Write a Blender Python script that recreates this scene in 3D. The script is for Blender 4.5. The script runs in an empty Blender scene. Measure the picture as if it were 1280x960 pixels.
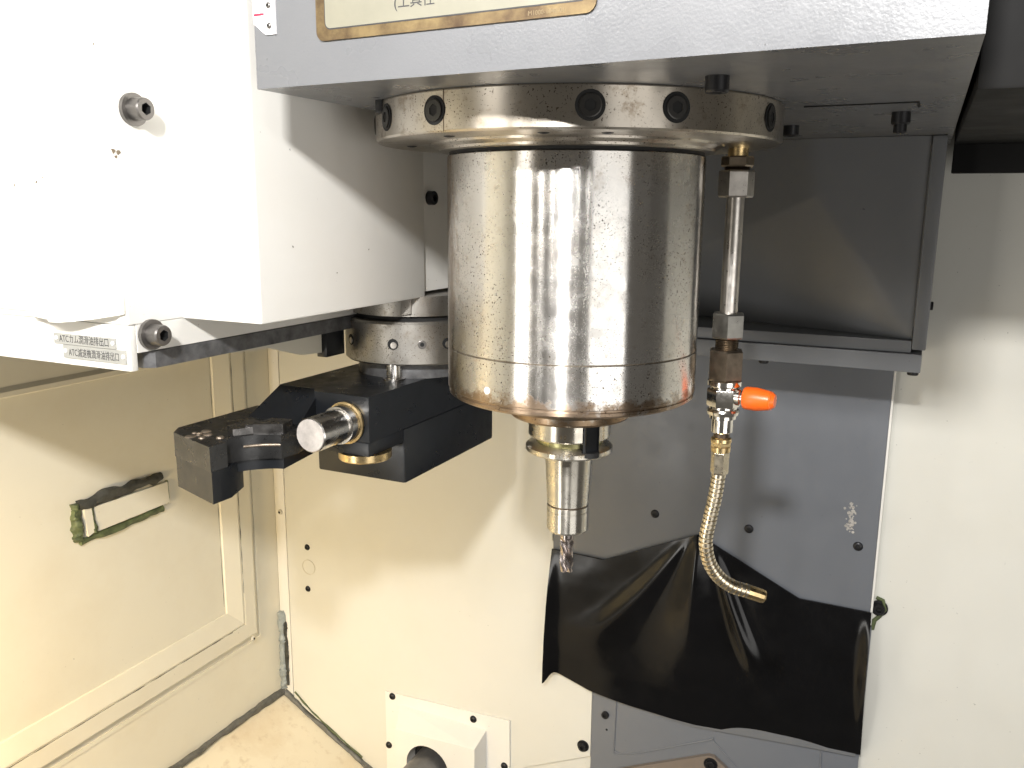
import bpy, bmesh, math, random
from mathutils import Vector, Matrix, noise as mnoise
random.seed(7)
PI = math.pi
sc = bpy.context.scene
COL = sc.collection

# ------------------------------------------------------------------ camera
cam_d = bpy.data.cameras.new('camera'); cam = bpy.data.objects.new('camera', cam_d); COL.objects.link(cam)
yaw, pitch, roll = math.radians(25.16), math.radians(11.54), math.radians(.515)
fw = Vector((-math.sin(yaw)*math.cos(pitch), math.cos(yaw)*math.cos(pitch), -math.sin(pitch)))
rt = Vector((math.cos(yaw), math.sin(yaw), 0)); up = rt.cross(fw)
rt, up = math.cos(roll)*rt + math.sin(roll)*up, -math.sin(roll)*rt + math.cos(roll)*up
m = Matrix((rt, up, -fw)).transposed().to_4x4(); m.translation = (.2199, -.5668, .7466)
cam.matrix_world = m
cam_d.sensor_width = 36; cam_d.lens = 1079.4/1280*36; cam_d.clip_start = .01; cam_d.clip_end = 50
sc.camera = cam

# ------------------------------------------------------------------ light
world = bpy.data.worlds.new('World'); sc.world = world; world.use_nodes = True
bg = world.node_tree.nodes['Background']
bg.inputs[0].default_value = (1, .93, .83, 1); bg.inputs[1].default_value = .12

def lamp(name, loc, target, sx, sy, power, col):
    d = bpy.data.lights.new(name, 'AREA'); d.shape = 'RECTANGLE'; d.size = sx; d.size_y = sy
    d.energy = power; d.color = col
    o = bpy.data.objects.new(name, d); COL.objects.link(o); o.location = loc
    o.rotation_euler = (Vector(target)-Vector(loc)).to_track_quat('-Z', 'Y').to_euler()
    return o
# a row of lamp heads above the door opening, the one at the right the strongest
lamp('work_lamp', (.19, -.82, 1.093), (0, .15, .60), .06, .05, 12.0, (1, .985, .97))
for lx, p in ((-.42, 1.2), (-.26, 1.3), (-.10, 1.3), (.04, 1.2), (.36, .6), (.52, .5)):
    lamp('lamp_head', (lx, -.82, 1.093), (-.05, .15, .55), .024, .06, p, (1, .97, .93))
lamp('soft_fill', (-.85, -1.20, .22), (-.05, .4, .45), .90, .60, 16.0, (1, .965, .91))  # unseen soft fill added to brighten the back wall from low left
lamp('soft_fill', (1.10, -.85, .42), (.1, .3, .65), .80, .60, 5.0, (1, .975, .94))  # unseen fill added at the right for the saddle and spindle reflection
w = lamp('warm_fill', (-.42, -.50, .42), (-.66, .06, .08), .10, .10, 2.1, (1, .74, .36)); w.data.spread = math.radians(110)  # unseen warm fill added to tint the lower side wall

vs = sc.view_settings
vs.view_transform = 'Standard'; vs.look = 'None'; vs.gamma = 1; vs.use_curve_mapping = False; vs.exposure = 0

# ------------------------------------------------------------------ materials
class NT:
    def __init__(s, name):
        s.m = bpy.data.materials.new(name); s.m.use_nodes = True
        s.t = s.m.node_tree; s.b = s.t.nodes['Principled BSDF']; s._c = None
    def n(s, typ, **kw):
        x = s.t.nodes.new(typ)
        for k, v in kw.items():
            if hasattr(x, k): setattr(x, k, v)
        return x
    def l(s, a, b): s.t.links.new(a, b)
    def co(s, scale=(1, 1, 1), rot=(0, 0, 0)):
        if s._c is None: s._c = s.n('ShaderNodeTexCoord')
        mp = s.n('ShaderNodeMapping'); mp.inputs['Scale'].default_value = scale; mp.inputs['Rotation'].default_value = rot
        s.l(s._c.outputs['Object'], mp.inputs[0]); return mp.outputs[0]
    def noise(s, scale, detail=4, rough=.6, vec=None):
        x = s.n('ShaderNodeTexNoise'); x.inputs['Scale'].default_value = scale
        x.inputs['Detail'].default_value = detail; x.inputs['Roughness'].default_value = rough
        s.l(vec if vec is not None else s.co(), x.inputs['Vector']); return x.outputs['Fac']
    def ramp(s, fac, lo, hi, a=0., b=1.):
        x = s.n('ShaderNodeMapRange'); x.inputs[1].default_value = lo; x.inputs[2].default_value = hi
        x.inputs[3].default_value = a; x.inputs[4].default_value = b
        s.l(fac, x.inputs[0]); return x.outputs[0]
    def math(s, op, a, b):
        x = s.n('ShaderNodeMath', operation=op, use_clamp=(op == 'ADD'))
        for i, v in enumerate((a, b)):
            if isinstance(v, (int, float)): x.inputs[i].default_value = v
            else: s.l(v, x.inputs[i])
        return x.outputs[0]
    def mix(s, fac, a, b):
        x = s.n('ShaderNodeMix', data_type='RGBA')
        s.l(fac, x.inputs[0])
        for i, v in ((6, a), (7, b)):
            if isinstance(v, tuple): x.inputs[i].default_value = (*v, 1)
            else: s.l(v, x.inputs[i])
        return x.outputs[2]
    def axis(s, i):
        sp = s.n('ShaderNodeSeparateXYZ'); s.l(s.co(), sp.inputs[0]); return sp.outputs[i]
    def bump(s, fac, strength, dist=.001):
        x = s.n('ShaderNodeBump'); x.inputs['Strength'].default_value = strength; x.inputs['Distance'].default_value = dist
        s.l(fac, x.inputs['Height']); s.l(x.outputs[0], s.b.inputs['Normal'])
    def set(s, k, v):
        i = s.b.inputs[k]
        if isinstance(v, tuple): i.default_value = (*v, 1) if len(v) == 3 else v
        elif isinstance(v, (int, float)): i.default_value = v
        else: s.l(v, i)
        return s

def paint(name, col, rough=.4, peel=.15, dirt=.25, dirtcol=None, peelscale=900, spec=.5):
    t = NT(name)
    f = t.ramp(t.noise(9, 6, .65), .45, .75, 0, dirt)
    dc = dirtcol or tuple(c*.72 for c in col)
    c1 = t.mix(f, col, dc)
    sp = t.ramp(t.noise(260, 2, .5), .76, .79, 0, .7)
    t.set('Base Color', t.mix(sp, c1, tuple(c*.35 for c in col)))
    t.set('Roughness', t.ramp(t.noise(30, 3), .3, .7, rough-.06, rough+.08))
    t.set('Specular IOR Level', spec)
    if peel: t.bump(t.noise(peelscale, 2, .5), peel, .0006)
    return t.m

def plain(name, col, rough=.5, metal=0., var=.12, scale=60, bump=0., spec=.5, coat=0):
    t = NT(name)
    n = t.noise(scale, 5, .65)
    t.set('Base Color', t.mix(t.ramp(n, .3, .7), tuple(c*(1-var) for c in col), tuple(min(1, c*(1+var)) for c in col)))
    t.set('Roughness', t.ramp(t.noise(scale*1.7, 4), .3, .7, max(.03, rough-.08), rough+.08))
    t.set('Metallic', metal); t.set('Specular IOR Level', spec)
    if coat: t.set('Coat Weight', coat)
    if bump: t.bump(t.noise(scale*6, 3), bump, .0005)
    return t.m

def steel(name, col=(.62, .60, .57), rough=.25, aniso=.75, rust=0., speck=.6, rustcol=(.06, .035, .02), stain=(.30, .19, .10), lowz=None, leftx=None):
    t = NT(name)
    tint = t.ramp(t.noise(14, 5, .6), .38, .7, 0, .55)
    c = t.mix(tint, col, tuple(a*b for a, b in zip(col, (.86, .80, .70))))
    # brown tarnish in blotches
    patch = t.ramp(t.noise(75, 9, .75), .58-.05*rust, .70-.05*rust, 0, min(.6, rust))
    extra = None
    if lowz is not None:
        near = t.ramp(t.axis(2), lowz+.020, lowz, -.22, .24)
        lowp = t.ramp(t.math('ADD', t.noise(70, 6, .7), near), .54, .68, 0, .8)
        extra = lowp
    if leftx is not None:
        near = t.ramp(t.axis(0), leftx+.024, leftx, -.30, .17)
        lp = t.ramp(t.math('ADD', t.noise(46, 7, .7, t.co((1, 1, .45))), near), .54, .70, 0, .65)
        extra = lp if extra is None else t.math('MAXIMUM', extra, lp)
    if extra is not None: patch = t.math('MAXIMUM', patch, extra)
    # dark pits
    pit = t.ramp(t.noise(900, 2, .5), .63, .67, 0, 1)
    area = t.ramp(t.noise(26, 4), .36, .58, 0, speck)
    pit = t.math('MULTIPLY', pit, area)
    c = t.mix(patch, c, stain); c = t.mix(pit, c, rustcol)
    t.set('Base Color', c)
    dull = t.math('MAXIMUM', t.math('MULTIPLY', patch, .55), t.math('MULTIPLY', pit, .8))
    t.set('Metallic', 1.)
    base = t.ramp(t.noise(90, 4), .3, .7, rough-.05, rough+.06)
    t.set('Roughness', t.math('ADD', base, t.math('MULTIPLY', dull, .30)))
    if aniso:
        t.set('Anisotropic', aniso); t.set('Anisotropic Rotation', .25)
        tg = t.n('ShaderNodeTangent'); tg.direction_type = 'RADIAL'; tg.axis = 'Z'
        t.l(tg.outputs[0], t.b.inputs['Tangent'])
    t.bump(t.math('ADD', t.math('MULTIPLY', t.noise(40, 4, .6, t.co((1, 1, 60))), .5), t.math('MULTIPLY', pit, -.6)), .045, .0004)
    return t.m

M = {}
M['white'] = paint('white_paint', (.78, .765, .72), .42, .10, .25, (.71, .67, .59))
M['wall'] = paint('wall_white_paint', (.675, .665, .605), .42, .10, .25, (.61, .585, .50))
M['cream'] = paint('cream_paint', (.73, .695, .58), .45, .10, .35, (.62, .55, .41))
M['grey'] = paint('grey_paint', (.150, .154, .163), .30, .13, .15, None, 700)
M['under'] = M['grey']
M['column'] = paint('blue_grey_paint', (.150, .160, .178), .34, .12, .25, (.11, .12, .14))
M['saddle'] = paint('dark_grey_paint', (.150, .156, .164), .42, .15, .25)
M['slab'] = paint('dark_cover_paint', (.008, .0078, .0075), .6, .0, .25, spec=.2)
M['body'] = steel('spindle_steel', (.70, .685, .66), .235, 1.0, .30, 1.0, lowz=.6225, leftx=-.062)
M['ring'] = steel('flange_steel', (.56, .52, .46), .32, .90, .9, 1.0, stain=(.26, .19, .12))
M['nose'] = steel('nose_steel', (.52, .49, .43), .28, .6, .9, .9, lowz=.604)
M['holder'] = steel('holder_steel', (.66, .63, .56), .28, .92, .05, .1)
M['collar'] = steel('collar_steel', (.40, .39, .37), .42, .3, .9, 1.0, stain=(.16, .13, .095))
M['chrome'] = plain('chrome_metal', (.74, .71, .66), .16, 1, .10, 80)
M['pipe'] = plain('pipe_metal', (.55, .52, .48), .34, 1, .18, 120)
M['nut'] = plain('nut_metal', (.36, .35, .32), .34, 1, .22, 90)
M['bronze_nut'] = plain('brown_nut_metal', (.25, .205, .155), .36, 1, .25, 90)
M['thread'] = plain('dark_thread', (.13, .10, .075), .45, 1, .3, 90)
M['brass'] = plain('brass', (.66, .50, .26), .30, 1, .2, 100)
M['oil'] = plain('oily_groove', (.36, .34, .17), .3, .7, .2, 80)
M['tip'] = plain('pale_worn_steel', (.62, .58, .55), .45, .6, .25, 90)
M['hose'] = plain('hose_brass', (.66, .59, .46), .30, 1, .15, 140)
M['black_oxide'] = plain('black_oxide', (.010, .0115, .014), .33, .0, .15, 40, 0, .4)
M['grip'] = plain('grip_worn_black', (.028, .028, .028), .30, .4, .5, 60, .1, .6)
M['pad'] = plain('worn_jaw_steel', (.13, .125, .12), .30, .85, .5, 90, .1)
M['pale_chip'] = plain('worn_bare_metal', (.34, .28, .22), .45, .8, .4, 200, .3)
M['silver'] = plain('silver_metal', (.60, .58, .55), .24, 1, .10, 60)
M['endmill'] = plain('carbide', (.40, .35, .33), .25, 1, .2, 120)
M['screw'] = plain('black_screw', (.022, .022, .024), .38, .5, .3, 200)
M['counter_screw'] = plain('oily_black_screw', (.05, .048, .045), .35, .8, .3, 200)
M['steel_screw'] = plain('steel_screw', (.20, .19, .18), .40, .9, .3, 200)
M['hole'] = plain('recess_shade', (.006, .006, .006), .7, 0, .1, 50)  # near-black colour paints in the shade inside holes and grooves
M['strip'] = plain('dark_steel_edge', (.13, .13, .132), .45, .4, .45, 80, .2)
M['rubber'] = plain('black_rubber', (.0045, .0045, .005), .17, 0, .2, 30, .0, .25)
M['orange'] = plain('orange_plastic', (.85, .13, .012), .34, 0, .06, 60)
M['plate_bronze'] = None
M['plate_cream'] = plain('plate_cream', (.225, .215, .165), .35, 0, .08, 30)
M['line'] = plain('plate_line', (.035, .035, .04), .5)
M['ink'] = plain('black_ink', (.015, .015, .018), .6)
M['engrave'] = plain('engraved_ink', (.20, .15, .08), .6)
M['tag'] = plain('tag_metal', (.42, .42, .40), .40, .35, .08, 40)
M['label_white'] = plain('label_white', (.78, .77, .78), .4)
M['red'] = plain('red_ink', (.60, .02, .06), .5)
M['green'] = plain('green_sealant', (.085, .105, .045), .6, 0, .45, 90, .6)
M['darkgreen'] = plain('dark_sealant', (.045, .045, .038), .6, 0, .5, 110, .6)
M['caulk'] = plain('grey_sealant', (.115, .115, .105), .5, 0, .35, 110, .5)
M['bluecaulk'] = plain('blue_grey_sealant', (.30, .33, .33), .5, 0, .2, 110, .4)
M['brown_plate'] = paint('brown_stained_steel', (.20, .165, .135), .36, .1, .4, (.13, .09, .06))
M['rod'] = plain('dark_rod', (.16, .16, .165), .38, .6, .2, 60)
M['bolt_white'] = plain('painted_screw', (.60, .57, .48), .5)
M['blemish'] = plain('bare_scuff', (.38, .36, .33), .6, 0, .3, 300)
t = NT('plate_bronze')
t.set('Base Color', t.mix(t.ramp(t.noise(45, 6, .7), .35, .65), (.22, .16, .075), (.07, .042, .022))); t.set('Metallic', .5)
t.set('Roughness', t.ramp(t.noise(80, 4), .3, .7, .3, .5)); M['plate_bronze'] = t.m
t = NT('floor_paint')
n1 = t.ramp(t.noise(7, 7, .7), .45, .72, 0, .8); n2 = t.ramp(t.noise(60, 5, .6), .55, .75, 0, .5)
t.set('Base Color', t.mix(n2, t.mix(n1, (.76, .69, .54), (.60, .48, .32)), (.44, .33, .21))); t.set('Roughness', .38)
t.bump(t.noise(200, 3), .15, .0006); M['floor'] = t.m

# ------------------------------------------------------------------ mesh helpers
def finish(name, bm, mat, parent=None, smooth=None, bevel=0):
    if bevel:
        bmesh.ops.bevel(bm, geom=[e for e in bm.edges if len(e.link_faces) == 2 and e.calc_face_angle(0) > .5],
                        offset=bevel, segments=2, affect='EDGES', profile=.6, clamp_overlap=True)
    bmesh.ops.recalc_face_normals(bm, faces=bm.faces)
    me = bpy.data.meshes.new(name); bm.to_mesh(me); bm.free()
    return obj(name, me, mat, parent, smooth if smooth is not None else (35 if bevel else None))

def obj(name, me, mat, parent=None, smooth=None):
    if mat is not None and not me.materials: me.materials.append(M[mat] if isinstance(mat, str) else mat)
    if smooth:
        for p in me.polygons: p.use_smooth = True
        me.set_sharp_from_angle(angle=math.radians(smooth))
    o = bpy.data.objects.new(name, me); COL.objects.link(o)
    if parent is not None:
        o.parent = parent
        if parent.type == 'EMPTY': o.matrix_parent_inverse = Matrix.Translation(-parent.location)
    return o

def thing(name, label, cat, loc, group=None):
    e = bpy.data.objects.new(name, None); COL.objects.link(e); e.location = loc; e.empty_display_size = .02
    e['label'] = label; e['category'] = cat
    if group: e['group'] = group
    return e
def tag(o, label, cat, group=None):
    o['label'] = label; o['category'] = cat
    if group: o['group'] = group
    return o
def struct(o): o['kind'] = 'structure'; return o

def bbox(x0, x1, y0, y1, z0, z1, bm=None):
    bm = bm or bmesh.new()
    r = bmesh.ops.create_cube(bm, size=1)
    for v in r['verts']:
        v.co = Vector(((x0+x1)/2+v.co.x*(x1-x0), (y0+y1)/2+v.co.y*(y1-y0), (z0+z1)/2+v.co.z*(z1-z0)))
    return bm
def box(name, x0, x1, y0, y1, z0, z1, mat, parent=None, bevel=0):
    return finish(name, bbox(x0, x1, y0, y1, z0, z1), mat, parent, bevel=bevel)

def prism(pts, axis, a, b, bm=None):
    """polygon pts in the two other axes (kept in xyz order), extruded along axis from a to b"""
    bm = bm or bmesh.new()
    def mk(p, v):
        q = list(p); q.insert(axis, v); return bm.verts.new(q)
    A = [mk(p, a) for p in pts]; B = [mk(p, b) for p in pts]
    n = len(pts); bm.faces.new(A); bm.faces.new(B[::-1])
    for i in range(n): bm.faces.new((A[i], B[i], B[(i+1) % n], A[(i+1) % n]))
    return bm

def lathe(prof, c=(0, 0), seg=96, bm=None, cap=True):
    bm = bm or bmesh.new(); rings = []
    for r, z in prof:
        if r < 1e-6: rings.append([bm.verts.new((c[0], c[1], z))]); continue
        rings.append([bm.verts.new((c[0]+r*math.cos(2*PI*i/seg), c[1]+r*math.sin(2*PI*i/seg), z)) for i in range(seg)])
    for a, b in zip(rings, rings[1:]):
        for i in range(seg):
            j = (i+1) % seg
            if len(a) == 1 and len(b) == 1: continue
            if len(a) == 1: bm.faces.new((a[0], b[i], b[j]))
            elif len(b) == 1: bm.faces.new((a[i], b[0], a[j]))
            else: bm.faces.new((a[i], b[i], b[j], a[j]))
    if cap:
        for rg in (rings[0], rings[-1]):
            if len(rg) > 1: bm.faces.new(rg)
    return bm
def turned(name, prof, mat, parent, c=(0, 0), seg=96, smooth=30):
    return finish(name, lathe(prof, c, seg), mat, parent, smooth)

def frame_to(d):
    return Vector(d).normalized().to_track_quat('Z', 'Y').to_matrix().to_4x4()
def place(bm, loc, d=(0, 0, 1), spin=0):
    bm.transform(Matrix.Translation(loc) @ frame_to(d) @ Matrix.Rotation(spin, 4, 'Z')); return bm

def hexnut(r, z0, z1, c, spin=0, bm=None):
    bm = bm or bmesh.new(); h = z1-z0; ch = min(.0012, h*.15); rr = r*.93
    rings = []
    for rad, z in ((rr, z0), (r, z0+ch), (r, z1-ch), (rr, z1)):
        rings.append([bm.verts.new((c[0]+rad*math.cos(spin+i*PI/3), c[1]+rad*math.sin(spin+i*PI/3), z)) for i in range(6)])
    for a, b in zip(rings, rings[1:]):
        for i in range(6): bm.faces.new((a[i], b[i], b[(i+1) % 6], a[(i+1) % 6]))
    bm.faces.new(rings[0]); bm.faces.new(rings[-1]); return bm

def tube(path, r, seg=14, bm=None, rfun=None, wob=0):
    bm = bm or bmesh.new(); P = [Vector(p) for p in path]; rings = []
    up0 = Vector((0, 0, 1))
    for i, p in enumerate(P):
        tn = (P[min(i+1, len(P)-1)]-P[max(i-1, 0)]).normalized()
        a = tn.cross(up0)
        if a.length < .05: a = tn.cross(Vector((.3, 1, 0)))
        a.normalize()
        if rings and a.dot(pa) < 0: a = -a
        pa = a; b = tn.cross(a)
        rr = rfun(i) if rfun else r
        ring = []
        for k in range(seg):
            an = 2*PI*k/seg; q = rr*(1+(wob*mnoise.noise(Vector((i*.13, math.cos(an)*.9, math.sin(an)*.9+r*500))) if wob else 0))
            ring.append(bm.verts.new(p+q*(math.cos(an)*a+math.sin(an)*b)))
        rings.append(ring)
    for a, b in zip(rings, rings[1:]):
        for k in range(seg): bm.faces.new((a[k], b[k], b[(k+1) % seg], a[(k+1) % seg]))
    bm.faces.new(rings[0]); bm.faces.new(rings[-1]); return bm

def catmull(pts, n):
    P = [Vector(p) for p in pts]; P = [2*P[0]-P[1]]+P+[2*P[-1]-P[-2]]; out = []
    for i in range(1, len(P)-2):
        for k in range(n):
            t = k/n; a, b, c, d = P[i-1:i+3]
            out.append(.5*((2*b)+(c-a)*t+(2*a-5*b+4*c-d)*t*t+(3*b-a-3*c+d)*t**3))
    out.append(P[-2]); return out

# screws: unit meshes shared between the copies (base at z=0, head height 1, radius 1)
def screw_mesh(kind):
    bm = bmesh.new()
    if kind == 'cap':      # socket head cap screw, hex recess
        prof = [(1, 0), (1, .86), (.9, 1), (.58, 1)]
        lathe(prof, seg=24, bm=bm, cap=False)
    elif kind == 'button':
        lathe([(1, 0), (.98, .25), (.85, .62), (.62, .9), (.5, 1)], seg=24, bm=bm, cap=False)
    elif kind == 'washered':
        lathe([(1.45, 0), (1.45, .22), (1.0, .22), (1.0, .9), (.92, 1), (.58, 1)], seg=24, bm=bm, cap=False)
    inner = {'cap': .58, 'button': .5, 'washered': .58}[kind]
    top = [v for v in bm.verts if abs(v.co.z-1) < 1e-4 and abs(v.co.xy.length-inner) < 1e-3]
    top.sort(key=lambda v: math.atan2(v.co.y, v.co.x)); hx = []
    for v in top:
        a = math.atan2(v.co.y, v.co.x); k = math.cos(PI/6)/math.cos((a % (PI/3))-PI/6)
        hx.append(bm.verts.new((inner*.95*k*math.cos(a), inner*.95*k*math.sin(a), 1)))
    dn = [bm.verts.new((v.co.x, v.co.y, .35)) for v in hx]
    n = len(top); dset = set(dn)
    for i in range(n):
        j = (i+1) % n
        bm.faces.new((top[i], top[j], hx[j], hx[i])); bm.faces.new((hx[i], hx[j], dn[j], dn[i]))
    bm.faces.new(dn)
    for f in bm.faces:
        if any(v in dset for v in f.verts): f.material_index = 1
    bmesh.ops.recalc_face_normals(bm, faces=bm.faces)
    me = bpy.data.meshes.new('screw_'+kind); bm.to_mesh(me); bm.free()
    for p in me.polygons: p.use_smooth = True
    me.set_sharp_from_angle(angle=math.radians(35)); return me
SCREW = {}
def screw(parent, loc, d, r, h, mat='screw', kind='cap', name='screw'):
    key = (kind, mat)
    if key not in SCREW:
        me = screw_mesh(kind); me.materials.append(M[mat]); me.materials.append(M['hole']); SCREW[key] = me
    o = bpy.data.objects.new(name, SCREW[key]); COL.objects.link(o); o.parent = parent
    mw = Matrix.Translation(loc) @ frame_to(d) @ Matrix.Rotation(random.uniform(0, 1), 4, 'Z') @ Matrix.Diagonal((r, r, h, 1))
    if parent.type == 'EMPTY': o.matrix_parent_inverse = Matrix.Translation(-parent.location)
    o.matrix_basis = mw; return o

def lettering(txt, size, origin, xdir, updir, mat, parent, name='lettering', depth=.0001, align='LEFT', width=None):
    cu = bpy.data.curves.new('tmp_text', 'FONT'); cu.body = txt; cu.size = size; cu.align_x = align; cu.extrude = depth
    o = bpy.data.objects.new('tmp_text', cu); COL.objects.link(o); bpy.context.view_layer.update()
    me = bpy.data.meshes.new_from_object(o.evaluated_get(bpy.context.evaluated_depsgraph_get()))
    bpy.data.objects.remove(o); bpy.data.curves.remove(cu); me.materials.clear()
    X = Vector(xdir).normalized(); Z = X.cross(Vector(updir)).normalized(); Y = Z.cross(X)
    if width and len(me.vertices):
        xs = [v.co.x for v in me.vertices]; k = width/(max(xs)-min(xs))
        for v in me.vertices: v.co.x *= k
    mt = Matrix((X, Y, Z)).transposed().to_4x4(); mt.translation = Vector(origin); me.transform(mt); me.name = name
    return obj(name, me, mat, parent)

def shell(bm, d):
    vs0 = list(bm.verts); fs = list(bm.faces); be = [e for e in bm.edges if len(e.link_faces) == 1]
    mp = {v: bm.verts.new(v.co+Vector(d)) for v in vs0}
    for f in fs: bm.faces.new([mp[v] for v in reversed(f.verts)])
    for e in be: a, b = e.verts; bm.faces.new((a, b, mp[b], mp[a]))
    return bm
def grid(fn, nu, nv, thick=0):
    bm = bmesh.new(); V = [[bm.verts.new(fn(i/nu, j/nv)) for j in range(nv+1)] for i in range(nu+1)]
    for i in range(nu):
        for j in range(nv): bm.faces.new((V[i][j], V[i+1][j], V[i+1][j+1], V[i][j+1]))
    return bm

# ================================================================== setting
XL, YB = -.6275, .400
SL = -.0853/.1575                     # the chip chute falls towards +x
def zf(x): return -.002+SL*(x-XL)
# chute floor, one sloping slab
fl = finish('floor', prism([(XL-.02, zf(XL-.02)), (-.24, zf(-.24)), (-.24, zf(-.24)-.02), (XL-.02, zf(XL-.02)-.02)], 1, -1.2, YB+.02), 'floor'); struct(fl)
wl = box('wall_left', XL-.02, XL, -1.2, YB+.02, -.05, 1.25, 'cream'); struct(wl)
wb = box('wall_back', XL, 1.3, YB+.006, YB+.026, -1.0, 1.25, 'wall'); struct(wb)
# narrow corner strip and the screws on it
box('corner_strip', XL+.0005, -.6085, YB+.001, YB+.0058, -.02, .95, 'white', wb, .0008)
screw(wb, (-.617, YB+.001, .296), (0, -1, 0), .0042, .003, 'bolt_white', 'button')
screw(wb, (.2125, YB+.0055, .3185), (0, -1, 0), .0062, .007, 'screw', 'washered')
# green sealant smeared round that screw
bm = tube([(.2085, YB+.005, .330), (.2150, YB+.005, .328), (.2185, YB+.005, .318), (.213, YB+.005, .309), (.2085, YB+.005, .303), (.2070, YB+.005, .292)], .0022, 8, wob=.8)
finish('sealant_smear', bm, 'green', wb, 60)

# ------------------------------------------------------------------ liner panel on the back wall
lp = thing('liner_panel', 'large white sheet steel liner panel on the back wall left of the grey column', 'panel', (-.36, YB, -.1))
pts = [(-.606, .95), (-.606, zf(-.606)+.004), (-.45, zf(-.45)+.004), (-.40, zf(-.40)), (-.232, -.03), (-.2084, -.006), (-.1155, .0393), (-.1158, .29), (-.175, .33), (-.175, .95)]
finish('sheet', prism(pts, 1, YB, YB+.0045), 'wall', lp, bevel=.0008)
for x, z in ((-.5686, .2487), (-.5703, .182)): screw(lp, (x, YB+.0005, z), (0, -1, 0), .0048, .003, 'screw', 'button')
screw(lp, (-.1256, YB, .0514), (0, -1, 0), .0055, .006, 'screw', 'washered')
bm = bmesh.new(); lathe([(.0118, 0), (.0118, .0006), (.0108, .0006), (.0108, 0)], seg=40, bm=bm, cap=False); place(bm, (-.5672, YB-.0001, .2173), (0, -1, 0))
finish('plug_outline', bm, 'bolt_white', lp)

# ------------------------------------------------------------------ shaft cover (plate, tapered box, rod)
sv = thing('shaft_cover', 'white tapered box cover on a screwed plate low on the back panel', 'cover', (-.33, YB, -.1))
finish('plate', prism([(-.4336, .0500), (-.2321, .0588), (-.2300, -.10), (-.4336, -.14)], 1, YB-.0030, YB-.0002), 'white', sv, bevel=.0006)
for x, z in ((-.4212, .0455), (-.2877, .0462), (-.2392, -.012), (-.4290, -.036)): screw(sv, (x, YB-.003, z), (0, -1, 0), .0052, .0035, 'screw', 'button')
bm = bmesh.new()
back = [(-.4077, .0350), (-.2676, .0345), (-.2676, -.13), (-.4077, -.13)]; front = [(-.3965, .0170), (-.2700, .0225), (-.2700, -.13), (-.3965, -.13)]
A = [bm.verts.new((x, YB-.0031, z)) for x, z in back]; B = [bm.verts.new((x, YB-.034, z)) for x, z in front]
for i in range(4): bm.faces.new((A[i], A[(i+1) % 4], B[(i+1) % 4], B[i]))
hc = (-.345, -.029); hr = .034
ring = [bm.verts.new((hc[0]+hr*math.cos(2*PI*k/40), YB-.034, hc[1]+hr*math.sin(2*PI*k/40))) for k in range(40)]
edges = [bm.edges.new((B[i], B[(i+1) % 4])) if bm.edges.get((B[i], B[(i+1) % 4])) is None else bm.edges.get((B[i], B[(i+1) % 4])) for i in range(4)]
edges += [bm.edges.new((ring[k], ring[(k+1) % 40])) for k in range(40)]
bmesh.ops.triangle_fill(bm, use_beauty=True, edges=edges)
inn = [bm.verts.new((v.co.x, YB-.010, v.co.z)) for v in ring]
for k in range(40): bm.faces.new((ring[k], ring[(k+1) % 40], inn[(k+1) % 40], inn[k]))
finish('tapered_box', bm, 'white', sv)
bm = bmesh.new(); lathe([(.0335, -.003), (.0335, .0), (.0, .0)], seg=32, bm=bm); place(bm, (hc[0], YB-.012, hc[1]), (0, -1, 0)); finish('dark_bore', bm, 'hole', sv)
rd = finish('round_rod', tube([(hc[0], YB-.013, hc[1]-.004), (hc[0], YB-.20, hc[1]-.004)], .027, 32), 'rod', None, 40)
tag(rd, 'dark grey round rod coming out of the tapered white box cover', 'rod')

# ------------------------------------------------------------------ column cover + base
cc = thing('column_cover', 'blue grey painted sheet panel on the column behind the cutting tool', 'panel', (.02, YB, .30))
box('sheet', -.172, .2037, YB-.0045, YB-.0006, .300, .640, 'column', cc, .0006)
for x in (-.152, -.0415, .0689, .1855): screw(cc, (x, YB-.0046, .389), (0, -1, 0), .0052, .0018, 'screw', 'button')
box('edge_strip', .2040, .2064, YB-.0035, YB+.0055, .300, .640, 'white', cc, .0005)
random.seed(3)
bm = bmesh.new()
for k in range(70):       # patch of flaked paint
    u = random.random(); x = .1758+random.gauss(0, .0024); z = .404+.034*u; r = random.uniform(.0006, .0019)
    c = [bm.verts.new((x+r*random.uniform(.6, 1.2)*math.cos(a), YB-.00462-.00001*k, z+r*random.uniform(.6, 1.4)*math.sin(a))) for a in (0, 1, 2.1, 3.1, 4.2, 5.2)]
    bm.faces.new(c)
finish('flaked_paint', bm, 'blemish', cc)['kind'] = 'stuff'
cb = thing('column_lower_panel', 'blue grey painted column foot below the black rubber sheet', 'panel', (.05, YB, -.2))
box('sheet', -.1150, .2070, YB-.0002, YB+.0055, -.40, .296, 'column', cb, .0006)
screw(cb, (-.0962, YB, .1053), (0, -1, 0), .0048, .004, 'screw', 'cap'); screw(cb, (-.094, YB, .0840), (0, -1, 0), .0015, .001, 'hole', 'button')
ridge = [(-.082, .150), (-.083, .062), (-.081, .0570), (-.074, .0555), (-.045, .0665), (.0365, .1075), (.0440, .1075), (.080, .0730), (.100, .05)]
finish('weld_ridge', tube(catmull([(x, YB-.0004, z) for x, z in ridge], 4), .0012, 8), 'column', cb, 60)
finish('weld_ridge', tube([(.166, YB-.0004, .16), (.168, YB-.0004, .08), (.170, YB-.0004, .0)], .0012, 8), 'column', cb, 60)
pl = thing('gable_plate', 'brown stained steel plate with a pointed top at the column foot', 'plate', (.04, YB, -.2))
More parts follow.
